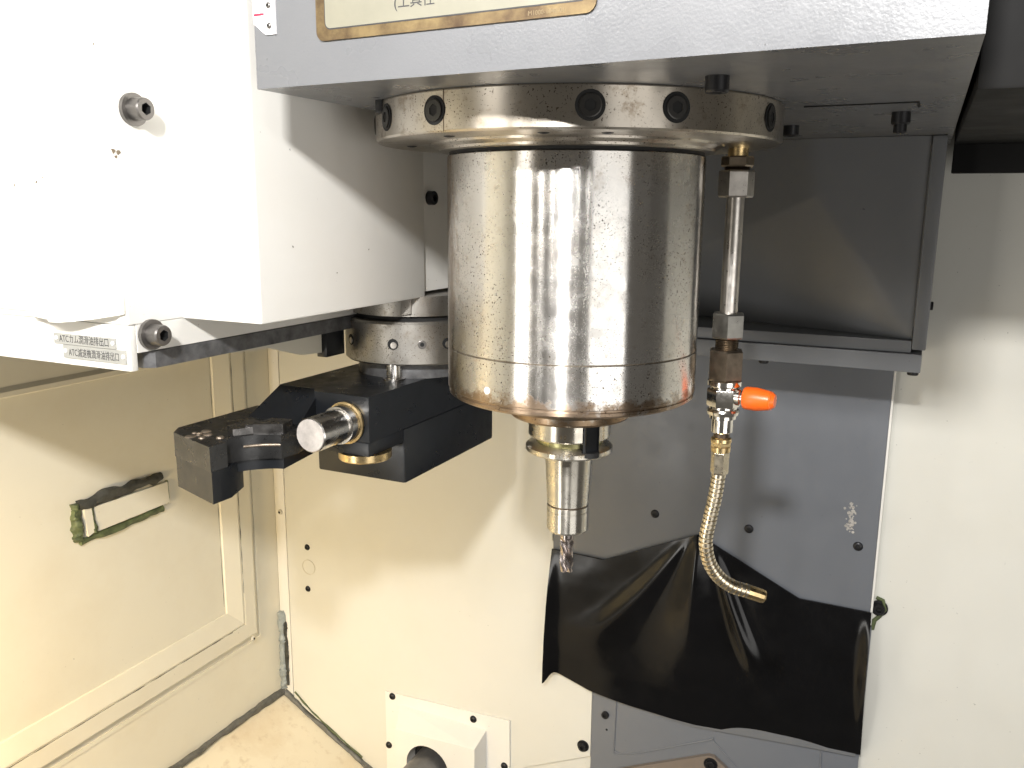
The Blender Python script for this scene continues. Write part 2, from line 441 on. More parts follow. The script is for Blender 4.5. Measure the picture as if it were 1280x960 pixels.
finish('plate', prism([(-.20, -.03), (-.0478, .0485), (.0385, .0905), (.0460, .0905), (.0815, .0650), (.18, -.06), (.18, -.2), (-.20, -.2)], 1, YB-.006, YB-.0006), 'brown_plate', pl, bevel=.0006)
screw(pl, (.0425, YB-.006, .0800), (0, -1, 0), .0058, .005, 'screw', 'washered')

# ------------------------------------------------------------------ black rubber sheet
def lerp(tab, x):
    for (a, fa), (b, fb) in zip(tab, tab[1:]):
        if x <= b: return fa+(fb-fa)*(x-a)/(b-a)
    return tab[-1][1]
topz = [(-.175, .322), (-.1031, .320), (.0126, .3735), (.1296, .3175), (.206, .3168)]
botz = [(-.185, .150), (-.165, .157), (-.1158, .1415), (-.06, .1335), (-.01, .1290), (.0206, .1278), (.05, .1300), (.09, .1345), (.1425, .1395), (.21, .1445)]
def rub(u, v):
    xt = -.172+u*(.2055+.172); xb = -.176+u*(.2085+.176)
    x = xt+(xb-xt)*v
    z = lerp(topz, x)*(1-v)+lerp(botz, x)*v
    g = min(1, v/.16); h = (v/.36)*math.exp(1-v/.36)*math.exp(-(max(0, v-.4)/.3)**2)
    rdg = math.exp(-(abs(x-(.013-.004*v))/(.008+.045*v))**1.6)*h*.012
    f2 = math.exp(-((x-(.030+.105*v))/(.007+.012*v))**2)*h*.009
    f3 = math.exp(-((x-(.000-.20*v))/(.010+.045*v))**2)*h*.005
    f4 = .005*math.sin(PI*v)*(1+.6*math.sin(7*u+2))
    lip = math.exp(-(u/.025)**2)*.012*v+math.exp(-((1-u)/.02)**2)*.010*math.sin(PI*v)
    wv = .0018*mnoise.noise(Vector((x*16, z*14, 1)))*g
    y = YB-.0090-max(rdg, f2, f3)-.3*(rdg+f2+f3-max(rdg, f2, f3))-f4-lip-wv-.004*max(0, v-.8)/.2*math.sin(u*5+1)
    z -= .012*math.exp(-(u/.02)**2)*max(0, v-.9)/.1
    return (x, y, z)
bm = grid(rub, 150, 80)
shell(bm, (0, .0025, 0))
rb = finish('rubber_sheet', bm, 'rubber', None, 50)
tag(rb, 'glossy black rubber sheet with a peaked top edge hanging on the column', 'rubber sheet')
# its clamp strip showing at the lower edge
cl = finish('clamp_strip', prism([(-.113, .150), (-.108, .1365), (-.02, .1265), (.02, .1245), (.16, .1365), (.203, .1395), (.203, .155), (.02, .15), (-.02, .15)], 1, YB-.0065, YB-.0008), 'saddle', None, bevel=.0005)
tag(cl, 'thin grey clamp strip showing under the lower edge of the rubber sheet', 'strip')

# ------------------------------------------------------------------ saddle cover (grey box behind the spindle)
sd = thing('saddle_cover', 'dark grey sheet metal box with a diagonal crease behind the spindle', 'cover', (.05, .34, .604))
Y0 = .280
ZT = .8105
ca, cbd, cd = Vector((.1175, ZT)), Vector((.1262, .7595)), Vector((.2200, .6330))
def crease(x, z):                     # distance to the left of the folded line
    p = Vector((x, z)); best = None
    for a, b in ((ca, cbd), (cbd, cd)):
        ab = b-a; n = Vector((ab.y, -ab.x)).normalized(); best = (p-a).dot(n) if best is None else min(best, (p-a).dot(n)) if False else max(best, (p-a).dot(n))
    return best
def sadf(u, v):
    x = -.13+u*(.2178+.13); z = .633+v*(ZT-.633); d = crease(x, z)
    ramp_ = .5*(d+math.sqrt(d*d+.00003))
    return (x, Y0+.0035+min(.095, .50*ramp_), z)
finish('creased_front', grid(sadf, 110, 60), 'saddle', sd, 70)
box('side_lip', .2182, .2300, Y0, YB-.008, .6245, ZT, 'saddle', sd, .0015)
box('bottom_ledge', -.13, .2181, Y0, YB-.008, .6215, .6328, 'saddle', sd, .0015)
box('bottom_flange', -.13, .2275, Y0-.004, YB-.008, .6045, .6212, 'saddle', sd, .0012)
for x in (.2215, .0873): screw(sd, (x, .300, .6045), (0, 0, -1), .0050, .006, 'screw', 'cap')
screw(sd, (.230, .33, .660), (1, 0, 0), .004, .003, 'screw', 'cap')

# dark cover at the upper right
dk = thing('way_cover', 'dark grey painted cover box to the right of the spindle head', 'cover', (.45, .15, .782))
box('housing', .2362, .90, -.06, .338, .806, 1.25, 'slab', dk, .002)
box('bottom_rail', .2362, .90, .3385, .352, .7810, .830, 'slab', dk, .0015)

# ================================================================== left side wall liner
lf = thing('wall_frame', 'cream raised frame with a bevelled inner edge on the side wall', 'frame', (XL, .15, .08))
RX = XL+.009
def sweep(name, prof, mat):     # profile (offset from inner corner, height off the wall) round an L corner
    bm = bmesh.new(); yi, zi = .2890, .1790; rows = []
    for o, h in prof:
        rows.append([bm.verts.new((XL+h, yi+o, .95)), bm.verts.new((XL+h, yi+o, zi-o)), bm.verts.new((XL+h, -1.1, zi-o))])
    for r0, r1 in zip(rows, rows[1:]):
        for i in range(2): bm.faces.new((r0[i], r0[i+1], r1[i+1], r1[i]))
    return finish(name, bm, mat, lf)
sweep('bevelled_moulding', [(-.0006, .0002), (.0, .0030), (.024, .0095), (.0262, .0092), (.0265, .0072)], 'cream')
sweep('outer_moulding', [(.0272, .0072), (.0275, .0092), (.0295, .0096), (.0495, .0096), (.0510, .0090), (.0512, .0002)], 'cream')
sweep('foot_strip', [(.0640, .0002), (.0642, .0016), (.0700, .0016), (.0702, .0002)], 'cream')
screw(lf, (RX+.0004, .330, .1235), (1, 0, 0), .0042, .0025, 'bolt_white', 'button')
# ragged paint cracks along the joint of the mouldings
random.seed(11)
bm = bmesh.new()
def crack(p0, p1, w, n):
    p0 = Vector(p0); p1 = Vector(p1); prev = None
    for k in range(n+1):
        p = p0.lerp(p1, k/n); wv = w*max(.15, .6+1.3*mnoise.noise(p*60)); dz = Vector((0, .6, .8)) if abs((p1-p0).z) < .05 else Vector((0, 1, 0))
        a = bm.verts.new(p-dz*wv*.5); b = bm.verts.new(p+dz*wv*.5)
        if prev: bm.faces.new((prev[0], a, b, prev[1]))
        prev = (a, b)
crack((XL+.0099, -.05, .1515), (XL+.0099, .29, .1515), .0014, 60)
crack((XL+.0099, .3163, .20), (XL+.0099, .3163, .60), .0013, 60)
crack((XL+.0002, .2865, .19), (XL+.0002, .2865, .70), .0008, 60)
finish('paint_crack', bm, 'darkgreen', lf)

# upper horizontal fold of the wall sheet near the changer
fo = finish('wall_fold', prism([(XL+.0002, .560), (XL+.007, .556), (XL+.007, .551), (XL+.0002, .5480)], 1, -1.1, .2880), 'cream', None)
tag(fo, 'narrow cream folded ledge running along the side wall under the changer cover', 'ledge')

# blanked slot with green sealant round it
bk = thing('slot_cover', 'small white cover plate set in thick green sealant on the side wall', 'cover plate', (XL, .135, .36))
finish('plate', prism([(.089, .4025), (.1975, .4015), (.1985, .3740), (.093, .3720)], 0, XL+.0003, XL+.0060), 'cream', bk, bevel=.0008)
finish('end_cap', prism([(.074, .4040), (.084, .4040), (.086, .3735), (.077, .3705)], 0, XL+.0003, XL+.0075), 'cream', bk, bevel=.002)
def bead(name, pts, r, mat, parent, wob=.55, n=10, squash=None, seg=10):
    path = catmull(pts, n)
    for p in path: p += Vector((mnoise.noise(p*70), mnoise.noise(p*70+Vector((9, 0, 0))), mnoise.noise(p*70+Vector((0, 9, 0)))))*r*.35
    return finish(name, tube(path, r, seg, wob=wob, rfun=lambda i: r*(1+.35*mnoise.noise(Vector((i*.17, r*900, 2))))), mat, parent, 70)
X1 = XL+.002
bead('top_bead', [(X1, .071, .4085), (X1+.001, .095, .4105), (X1+.001, .13, .4095), (X1+.001, .165, .4100), (X1, .192, .4085)], .0060, 'darkgreen', bk, .8)
bead('end_bead', [(X1, .0685, .412), (X1, .0665, .398), (X1, .0670, .380), (X1, .0690, .367)], .0056, 'green', bk, .7)
bead('bottom_bead', [(X1, .0690, .3655), (X1, .092, .3665), (X1, .13, .3665), (X1, .165, .3675), (X1, .190, .3680)], .0038, 'green', bk, .6)
bead('inner_bead', [(X1+.003, .0855, .404), (X1+.003, .0868, .390), (X1+.003, .0875, .372)], .0028, 'green', bk, .6)
bead('edge_bead', [(X1, .1995, .402), (X1, .2005, .390), (X1, .199, .372)], .0016, 'green', bk, .8)

# sealant beads in the corner
def seal(name, pts, r, mat, lab, wob=.5):
    o = bead(name, pts, r, mat, None, wob, 14); tag(o, lab, 'sealant'); return o
seal('sealant_bead', [(XL+.001, -.15, .004), (XL+.001, .02, .005), (XL+.0015, .17, .004), (XL+.001, .28, .003), (XL+.002, .395, .0)], .0052, 'caulk', 'dark grey sealant bead along the foot of the side wall')
seal('sealant_bead', [(XL+.004, YB-.001, -.002), (-.585, YB-.001, zf(-.585)), (-.545, YB-.001, zf(-.545)), (-.50, YB-.0015, zf(-.50)), (-.44, YB-.001, zf(-.44)), (-.36, YB-.001, zf(-.36))], .0050, 'caulk', 'dark grey sealant bead where the chute floor meets the back panel')
seal('sealant_bead', [(XL+.003, YB, .004), (XL+.004, YB, .03), (XL+.003, YB, .07), (XL+.004, YB, .10), (XL+.003, YB, .135)], .0062, 'bluecaulk', 'short upright pale grey sealant bead in the wall corner', .35)
seal('sealant_bead', [(XL+.011, YB-.0002, .012), (XL+.0115, YB-.0002, .05), (XL+.0105, YB-.0002, .09), (XL+.011, YB-.0002, .118)], .0026, 'darkgreen', 'thin black crack of sealant beside the pale upright bead', .8)
seal('sealant_bead', [(-.604, YB-.0008, .003), (-.57, YB-.0008, zf(-.57)+.010), (-.53, YB-.0008, zf(-.53)+.008), (-.48, YB-.0008, zf(-.48)+.008)], .0014, 'green', 'thin green line of sealant under the liner panel', .8)

# ================================================================== tool changer cover
XB, XA = -.225, -.157
tc = thing('tool_changer_cover', 'large white sheet metal tool changer housing left of the spindle head', 'housing', (-.40, .05, .6425))
box('base_box', -.62, XB, -.1838, .330, .6722, 1.15, 'white', tc, .0012)
box('lower_core', -.62, XB-.0004, -.1780, .330, .6540, .6721, 'white', tc)
box('lower_front', -.62, XB-.0006, -.1838, -.1782, .6425, .6720, 'white', tc, .0012)
# upper front sheet with a bent-out wavy lip
def lipf(u, v):
    x = -.60+u*(.60-.2262)
    wave = .6765 if x < -.312 else (.6735 if x < -.285 else .6720+.0075*((x+.285)/.0588)**1.6)
    out = 0 if x < -.312 else .010*math.exp(-((x+.272)/.026)**2)+.004*(1 if -.309 < x < -.232 else .2)
    zt = .700; z = zt+(wave-zt)*max(0, (v-.35)/.65) if v > .35 else 1.15+(zt-1.15)*v/.35
    return (x, -.1849-.8*(out*max(0, (v-.35)/.65)**1.3), z)
bm = grid(lipf, 180, 26); shell(bm, (0, .0010, 0))
finish('front_sheet', bm, 'white', tc, 50)
box('side_box', XB-.0005, XA, -.1400, .0620, .6720, 1.15, 'white', tc, .0018)
box('rear_side_box', XB-.0005, XA-.0030, .0624, .300, .6760, 1.15, 'white', tc, .0010)
finish('bottom_plate', prism([(-.61, -.170), (-.230, -.1700), (XB+.0008, -.1655), (XB+.0008, .300), (-.61, .300)], 2, .6425, .6535), 'strip', tc, bevel=.0008)
for y, z in ((-.1687, .8032), (-.1676, .6647)): screw(tc, (XB, y, z), (1, 0, 0), .0068, .012, 'steel_screw', 'washered')
screw(tc, (XA-.003, .0745, .7540), (1, 0, 0), .0058, .006, 'screw', 'cap')
finish('hanging_flange', prism([(-.085, .6420), (.020, .6420), (.020, .6245), (-.008, .6265), (-.045, .6375), (-.085, .6395)], 0, -.2365, -.2345), 'cream', tc)
box('black_stop', -.2400, -.2300, .0205, .046, .6205, .6420, 'black_oxide', tc, .0006)

random.seed(21); bm = bmesh.new()
def chip(cx, cy, cz, r, ax, k=0):
    vs_ = []
    for a in range(7):
        q = r*random.uniform(.5, 1.2); u = q*math.cos(a*.9); w_ = q*math.sin(a*.9)
        vs_.append(bm.verts.new((cx+u, cy, cz+w_) if ax == 1 else (cx, cy+u, cz+w_)))
    bm.faces.new(vs_)
for x, z, r in ((-.317, .7580, .0010), (-.2960, .7600, .0012), (-.2895, .7630, .0007), (-.3050, .7620, .0006), (-.2340, .8390, .0008)): chip(x, -.18505, z, r, 1)
for y, z, r in ((-.185, .7780, .0020), (-.1815, .7770, .0016), (-.1835, .7745, .0012)): chip(XB+.0003, y, z, r, 0)
for y, z, r in ((-.107, .720, .0008), (-.06, .700, .0006), (-.02, .715, .0007)): chip(XA+.0003, y, z, r, 0)
finish('paint_chip', bm, 'bronze_nut', tc)['kind'] = 'stuff'
# two engraved tags
def nameplate(x0, x1, z0, z1, txt, lab):
    yp = -.1839
    e = thing('lettered_tag', lab, 'tag', ((x0+x1)/2, yp, z0), 'drain tags on the changer housing')
    p = finish('plate', prism([(x0, z0), (x1, z0), (x1, z1), (x0, z1)], 1, yp-.0008, yp), 'tag', e, bevel=.0003)
    lettering(txt, .0062, (x0+.0052, yp-.00082, z0+(z1-z0)*.22), (1, 0, 0), (0, 0, 1), 'ink', e, 'lettering', .00004, width=(x1-x0)-.0115)
    for x in (x0+.0024, x1-.0024):
        bm = bmesh.new(); lathe([(.0014, 0), (.0014, .0004), (.0, .0005)], seg=16, bm=bm); place(bm, (x, yp-.0008, z0+(z1-z0)*.55), (0, -1, 0)); finish('rivet', bm, 'label_white', e, 40)
nameplate(-.2942, -.2372, .6563, .6632, 'ATCカム潤滑油排出口', 'upper grey tag reading ATCカム潤滑油排出口 on white housing')
nameplate(-.2862, -.2288, .6472, .6560, 'ATC減速機潤滑油排出口', 'lower grey tag reading ATC減速機潤滑油排出口 on white housing')

# ================================================================== tool change arm
ar = thing('tool_change_arm', 'black two level tool change arm with open gripper and silver plunger', 'changer arm', (-.205, .06, .5175))
PC = (-.192, .100)
# upper hub (plunger box to the right, chamfered shoulder to the left)
bm = bmesh.new()
prism([(-.2098, -.0235), (-.1580, -.0235), (-.1580, .1920), (-.2515, .1920), (-.2515, -.0150), (-.2160, -.0150)], 2, .5650, .6016, bm)
finish('hub', bm, 'black_oxide', ar, bevel=.0010)
box('plunger_block', -.2093, -.1584, -.0243, .0262, .5535, .5649, 'black_oxide', ar, .0008)
box('lower_block', -.2480, -.1578, .0268, .1925, .5172, .5648, 'black_oxide', ar, .0022)
# shoulder that slopes down to the gripper
bm = bmesh.new()
P = [(-.2515, -.0152, .6012), (-.2100, -.0152, .6012), (-.2045, -.0500, .5800), (-.2600, -.0440, .5800)]
Q = [(-.2515, -.0152, .5640), (-.2100, -.0152, .5640), (-.2045, -.0500, .5640), (-.2600, -.0440, .5640)]
A = [bm.verts.new(p) for p in P]; B = [bm.verts.new(p) for p in Q]
bm.faces.new(A); bm.faces.new(B)
for i in range(4): bm.faces.new((A[i], A[(i+1) % 4], B[(i+1) % 4], B[i]))
finish('shoulder', bm, 'black_oxide', ar, bevel=.0008)
# gripper: plate with the tool-size arc cut into it, deep finger at the end
G = (-.188, -.114); GR = .039
arc = [(G[0]+GR*math.cos(math.radians(t)), G[1]+GR*math.sin(math.radians(t))) for t in range(176, 104, -4)]
pts = [(-.2815, -.0100), (-.2830, -.0960), (-.2752, -.1080), (-.2215, -.1270), (-.2206, -.1110)]+[p for p in arc if p[0] > -.2275]+[(-.1985, -.060), (-.2040, -.030), (-.2400, -.0100)]
finish('gripper', prism(pts, 2, .5610, .5796), 'grip', ar, bevel=.0010)
arc2 = [(G[0]+.0425*math.cos(math.radians(t)), G[1]+.0425*math.sin(math.radians(t))) for t in range(172, 106, -4)]
finish('gripper_web', prism([(-.2700, -.030), (-.2700, -.090)]+arc2+[(-.2080, -.030)], 2, .5520, .5609), 'black_oxide', ar, bevel=.0006)
finish('finger', prism([(-.2790, -.0780), (-.2826, -.0955), (-.2748, -.1076), (-.2213, -.1266), (-.2206, -.1090), (-.2300, -.0860)], 2, .5372, .5608), 'black_oxide', ar, bevel=.0010)
# jaw inserts on the gripper, machined pads
bm = prism([(-.2390, -.0900), (-.2270, -.0975), (-.2180, -.0840), (-.2220, -.0690), (-.2380, -.0660)], 2, .5797, .5850); finish('jaw_pad', bm, 'pad', ar, bevel=.0018)
bm = prism([(-.2235, -.0880), (-.2085, -.0790), (-.2005, -.0735), (-.2035, -.0590), (-.2200, -.0620)], 2, .5797, .5870); finish('jaw_pad', bm, 'pad', ar, bevel=.0020)
bm = bmesh.new()
for k in range(9):
    x, y = -.2480+random.gauss(0, .006), -.1040+random.gauss(0, .0045); r = random.uniform(.002, .0042)
    lathe([(r, .5797), (r*.8, .5803+.0005*random.random()), (0, .5806)], (x, y), 9, bm)
finish('wear_mark', bm, 'pale_chip', ar, 60)
bm = tube(catmull([(-.2215, -.0935, .5716), (-.2130, -.0840, .5716), (-.2010, -.0762, .5716)], 6), .0012, 8); finish('worn_edge', bm, 'pale_chip', ar, 60)
# plunger
bm = bmesh.new(); lathe([(.0170, 0), (.0170, .0020), (.0152, .0026), (.0152, .0)], seg=48, bm=bm, cap=False); place(bm, (-.1790, -.0242, .5795), (0, -1, 0)); finish('plunger_ring', bm, 'brass', ar, 40)
bm = bmesh.new(); lathe([(.0150, 0), (.0150, .0120), (.0128, .0122), (.0128, .0150), (.0134, .0152), (.0134, .0440), (.0126, .0450)], seg=48, bm=bm); place(bm, (-.1790, -.0240, .5795), (0, -1, 0)); finish('plunger', bm, 'silver', ar, 35)
bm = bmesh.new(); lathe([(.0126, 0), (.0122, .0006), (0, .0007)], seg=40, bm=bm); place(bm, (-.1790, -.0689, .5795), (0, -1, 0)); finish('plunger_tip', bm, 'tip', ar, 35)
turned('bronze_disc', [(.0, .5535), (.0215, .5535), (.0215, .5480), (.0205, .5470), (.0, .5470)], 'brass', ar, (-.1745, -.0060), 48)
# drive collar on the changer shaft
turned('shaft_neck', [(.050, .6014), (.050, .6150)], 'strip', ar, PC, 64)
cl = turned('drive_collar', [(.0595, .6143), (.0615, .6160), (.0615, .6495), (.0600, .6516), (.0, .6516)], 'collar', ar, PC, 96)
turned('upper_disc', [(.0570, .6560), (.0570, .6730), (.0, .6730)], 'collar', ar, PC, 96)
turned('disc_gap', [(.0530, .6515), (.0530, .6562)], 'hole', ar, PC, 64)
vdir = math.atan2(-.5668-PC[1], .2199-PC[0])
def oncol(ang, z, R=.0615): a = vdir+math.radians(ang); return (PC[0]+R*math.cos(a), PC[1]+R*math.sin(a), z), (math.cos(a), math.sin(a), 0)
for an, kind in ((-63, 'h'), (-17, 'h'), (6, 's'), (27, 'h'), (55, 'h')):
    p, d = oncol(an, .6330)
    if kind == 'h':
        bm = bmesh.new(); lathe([(.0047, -.001), (.0047, .0002), (0, .0003)], seg=24, bm=bm, cap=False); place(bm, p, d); h_ = finish('collar_hole_shade', bm, 'hole', cl, 40)  # proud dark disc paints the shade of an uncut hole
        bm = bmesh.new(); lathe([(.0030, 0), (.0027, .0005), (0, .0006)], (.0006, -.0008), 16, bm); place(bm, Vector(p)+Vector(d)*.0001, d); finish('hole_bright_spot', bm, 'pipe', cl, 40)  # pale disc paints the bright spot inside the hole
    else: screw(cl, p, d, .0036, .0010, 'steel_screw', 'cap')
p, d = oncol(-6, .6650, .0570)
bm = bbox(-.004, .004, -.007, .007, -.0015, .002); place(bm, p, d); finish('disc_key', bm, 'collar', ar, bevel=.0006)
turned('locating_pin', [(.0098, .6013), (.0098, .6030), (.0065, .6032), (.0065, .6160)], 'silver', ar, (-.1800, .0470), 32)

# ================================================================== spindle head
ZH = .8109
hd = thing('headstock', 'pale grey painted cast spindle head with a rating plate on its front', 'machine head', (.05, .1, ZH))
FL, FR = Vector((-.1290, -.1660, 0)), Vector((.2331, -.1876, 0)); fx = (FR-FL).normalized(); fn = Vector((fx.y, -fx.x, 0))
finish('housing', prism([(FL.x, FL.y), (FR.x, FR.y), (.2336, .3975), (-.129, .3975)], 2, ZH, 1.15), 'grey', hd, bevel=.0022)
def onf(x, z, off=0): q = FL+fx*((x-FL.x)/fx.x)+fn*off; return Vector((q.x, q.y, z))
def facepoly(name, pts, off0, off1, mat, parent, bevel=0):
    bm = bmesh.new(); A = [bm.verts.new(onf(x, z, off0)) for x, z in pts]; B = [bm.verts.new(onf(x, z, off1)) for x, z in pts]
    bm.faces.new(A); bm.faces.new(B)
    for i in range(len(pts)): bm.faces.new((A[i], A[(i+1) % len(pts)], B[(i+1) % len(pts)], B[i]))
    return finish(name, bm, mat, parent, bevel=bevel)
def rrect(x0, x1, z0, z1, r, n=6):
    out = []
    for cx, cz, a0 in ((x1-r, z0+r, -90), (x1-r, z1-r, 0), (x0+r, z1-r, 90), (x0+r, z0+r, 180)):
        out += [(cx+r*math.cos(math.radians(a0+90*k/n)), cz+r*math.sin(math.radians(a0+90*k/n))) for k in range(n+1)]
    return out
rp = facepoly('rating_plate', rrect(-.0835, .0778, .8325, .935, .0050), .0001, .0012, 'plate_bronze', hd, .0003)
for o in (facepoly('border_line', rrect(-.0775, .0738, .8378, .93, .0036), .0012, .0014, 'line', rp),
          facepoly('cream_field', rrect(-.0769, .0732, .8384, .9294, .0032), .0014, .0016, 'plate_cream', rp)): o.matrix_parent_inverse = Matrix.Identity(4)
lettering('(工具径', .0075, onf(-.0325, .8445, .0017), fx, (0, 0, 1), 'line', rp, 'lettering', .00004)
lettering('M1000-1040-01', .0030, onf(.0435, .8340, .0013), fx, (0, 0, 1), 'engrave', rp, 'lettering', .00004)
pp = facepoly('pointer_label', [(-.1286, .8455), (-.1200, .8390), (-.1125, .8388), (-.1125, .8660), (-.1200, .8660), (-.1286, .8595)], .0001, .0010, 'label_white', hd)
facepoly('red_line', [(-.1280, .8492), (-.1205, .8492), (-.1205, .8504), (-.1280, .8504)], .0010, .0012, 'red', pp)
for z in (.8435, .8540): screw(pp, onf(-.1170, z, .0009), fn, .0017, .0010, 'steel_screw', 'button')
for x, y in ((-.0905, -.0950), (.1203, -.1203), (.1180, .1560), (.1982, .0821)): screw(hd, (x, y, ZH), (0, 0, -1), .0060, .0080, 'screw', 'cap')
screw(hd, (.1982, .0821, ZH-.0075), (0, 0, -1), .0042, .006, 'screw', 'cap')
bm = tube(catmull([(.1432, .0260, ZH), (.175, .0250, ZH), (.2054, .0238, ZH), (.2085, .027, ZH), (.2090, .05, ZH)], 6), .0009, 6); finish('seam_bead', bm, 'slab', hd, 60)

# ================================================================== spindle
sp = thing('spindle', 'stained turned steel spindle cartridge with a wide bolted flange ring', 'spindle', (0, 0, .604))
fr = turned('flange_ring', [(.0, ZH-.0002), (.1335, ZH-.0002), (.134, ZH-.0010), (.134, .7888), (.1328, .7876), (.0985, .7876), (.0980, .7862), (.0935, .7862)], 'ring', sp, seg=160)
turned('step_ring', [(.0980, .7870), (.0952, .7856), (.0930, .7845), (.0925, .7830), (.0890, .7826)], 'ring', sp, seg=128)
turned('groove', [(.0868, .7830), (.0858, .7826), (.0858, .7806), (.0868, .7802)], 'hole', sp, seg=128)
turned('body', [(.0862, .7804), (.0872, .7796), (.0872, .6526), (.0868, .6522)], 'body', sp, seg=160)
turned('seam_groove', [(.0862, .6524), (.0862, .6514)], 'bronze_nut', sp, seg=128)
turned('lower_ring', [(.0866, .6516), (.0872, .6512), (.0872, .6240), (.0860, .6232), (.0860, .6222), (.0866, .6216), (.0864, .6196), (.0835, .6178), (.0, .6178)], 'body', sp, seg=160)
ns = turned('nose', [(.0, .6180), (.0560, .6180), (.0545, .6155), (.0460, .6085), (.0438, .6068), (.0436, .6030), (.0420, .6014), (.0, .6014)], 'nose', sp, seg=128)
# flange cap screws over dark discs that paint the counterbore shade
for a in (-62, -38, -15.2, 24.2, 44.5, 79):
    t = math.radians(a); d = Vector((math.sin(t), -math.cos(t), 0)); p = d*.1341+Vector((0, 0, .7997))
    bm = bmesh.new(); lathe([(.0081, -.002), (.0081, .0002), (.0, .0003)], seg=32, bm=bm, cap=False); place(bm, p, d); finish('counterbore_shade', bm, 'hole', sp, 40)
    screw(sp, p+d*.0002, d, .0062, .0008, 'counter_screw', 'cap')
t = math.radians(-12.2); d = Vector((math.sin(t), -math.cos(t), 0)); bm = bbox(-.00025, .00025, -.0112, .0112, 0, .0003)
bm.transform(Matrix.Translation(d*.13385+Vector((0, 0, .7992))) @ Matrix.Rotation(t, 4, 'Z') @ Matrix.Rotation(PI/2, 4, 'X')); finish('flange_joint', bm, 'thread', sp)
for a, z, r in ((-16.4, .6316, .0024), (35.6, .6356, .0011)):
    t = math.radians(a); d = Vector((math.sin(t), -math.cos(t), 0)); bm = bmesh.new(); lathe([(r, 0), (r, .0004), (0, .0005)], seg=20, bm=bm); place(bm, d*.0871+Vector((0, 0, z)), d); finish('white_dot', bm, 'label_white', sp, 40)
# drive key on the nose
t = math.radians(52); d = Vector((math.sin(t), -math.cos(t), 0))
bm = bbox(-.0052, .0052, .0215, .0300, .5800, .6055); bm.transform(Matrix.Rotation(t+PI, 4, 'Z') @ Matrix.Identity(4)); finish('drive_key', bm, 'black_oxide', sp, bevel=.0012)
for a in (-20, 12, 30, -70):
    t = math.radians(a); screw(sp, (math.sin(t)*.113, -math.cos(t)*.113, .7876), (0, 0, -1), .0035, .0008, 'screw', 'button')

# ================================================================== tool holder and cutter
th = thing('tool_holder', 'bright steel tapered tool holder clamped in the spindle nose', 'tool holder', (0, 0, .5133))
turned('upper_flange', [(.0, .6012), (.0288, .6012), (.0296, .6005), (.0296, .5872), (.0290, .5862), (.0240, .5850)], 'holder', th)
turned('gripper_groove', [(.0242, .5852), (.0240, .5812)], 'oil', th)
turned('gauge_flange', [(.0240, .5814), (.0303, .5797), (.0315, .5786), (.0315, .5757), (.0305, .5745), (.0182, .5742)], 'holder', th)
t = math.radians(52); turned('drive_notch_shade', [(.0, .5803), (.0066, .5803), (.0066, .5768), (.0, .5760)], 'hole', th, (math.sin(t)*.0282, -math.cos(t)*.0282), 24)  # proud dark cylinder paints the shade of the notch
turned('taper_body', [(.0178, .5744), (.0178, .5720), (.0172, .5700), (.0153, .5345), (.0149, .5343)], 'holder', th)
turned('collar_line', [(.0146, .5345), (.0146, .5330)], 'thread', th)
turned('collet_nut', [(.0148, .5332), (.0152, .5329), (.0152, .5300), (.0149, .5298), (.0149, .5290), (.0152, .5288), (.0152, .5150), (.0142, .5134), (.0060, .5134), (.0058, .5150)], 'holder', th)
# letters curve round the flange
def ringtext(txt, a0, R, z, size, step):
    for k, ch in enumerate(txt):
        if ch == ' ': continue
        t = math.radians(a0+k*step); d = Vector((math.sin(t), -math.cos(t), 0)); x = Vector((math.cos(t), math.sin(t), 0))
        lettering(ch, size, d*(R+.0001)+Vector((0, 0, z)), x, (0, 0, 1), 'engrave', th, 'letter', .00003, 'CENTER')
ringtext('90', 10, .0296, .5895, .0042, 5.5)
ringtext('SYSTEM  NC 40', -6, .0315, .5768, .0036, 5.2)
bm = bmesh.new(); rows = []; R0 = .0050; nz = 60; seg = 48
for i in range(nz+1):
    z = .5150-(.5150-.4806)*i/nz; fl = min(1, max(0, (.507-z)/.004)); tw = -(z-.4806)*105
    ring = []
    for k in range(seg):
        a = 2*PI*k/seg; s = ((a*4/(2*PI)) % 1)
        cut = (.50*math.sin(PI*min(1, s/.62))**.8 if s < .62 else 0)*fl
        r = R0*(1-cut); ring.append(bm.verts.new((r*math.cos(a+tw), r*math.sin(a+tw), z)))
    rows.append(ring)
for a, b in zip(rows, rows[1:]):
    for k in range(seg): bm.faces.new((a[k], b[k], b[(k+1) % seg], a[(k+1) % seg]))
bm.faces.new(rows[0]); bm.faces.new(rows[-1])
em = finish('end_mill', bm, 'endmill', None, 35); tag(em, 'small brownish four flute end mill held in the tool holder', 'cutter')

# ================================================================== coolant nozzle
c = (.0984, .0543); vx = math.atan2(-.62, .12)
cn = thing('coolant_nozzle', 'coolant pipe with brass hose, hex nuts and an orange valve lever', 'coolant nozzle', (c[0], c[1], .455))
turned('brass_bush', [(.0070, .7876), (.0070, .7815)], 'brass', cn, c, 24)
finish('lock_nut', hexnut(.0110, .7755, .7826, c, .2), 'bronze_nut', cn)
def threads(name, r, z0, z1, mat):
    n = max(3, int((z1-z0)/.0011)); prof = []
    for k in range(n+1):
        z = z1-(z1-z0)*k/n; prof += [(r, z), (r*.90, z-(z1-z0)/n*.5)] if k < n else [(r, z)]
    turned(name, prof, mat, cn, c, 24, 25)
threads('thread', .0090, .7725, .7756, 'thread')
finish('hex_nut', hexnut(.0122, .7548, .7732, c, .33), 'pipe', cn)
turned('pipe', [(.0062, .7550), (.0062, .6740)], 'pipe', cn, c, 32)
finish('hex_nut', hexnut(.0122, .6565, .6745, c, vx), 'nut', cn)
threads('thread', .0084, .6480, .6566, 'bronze_nut')
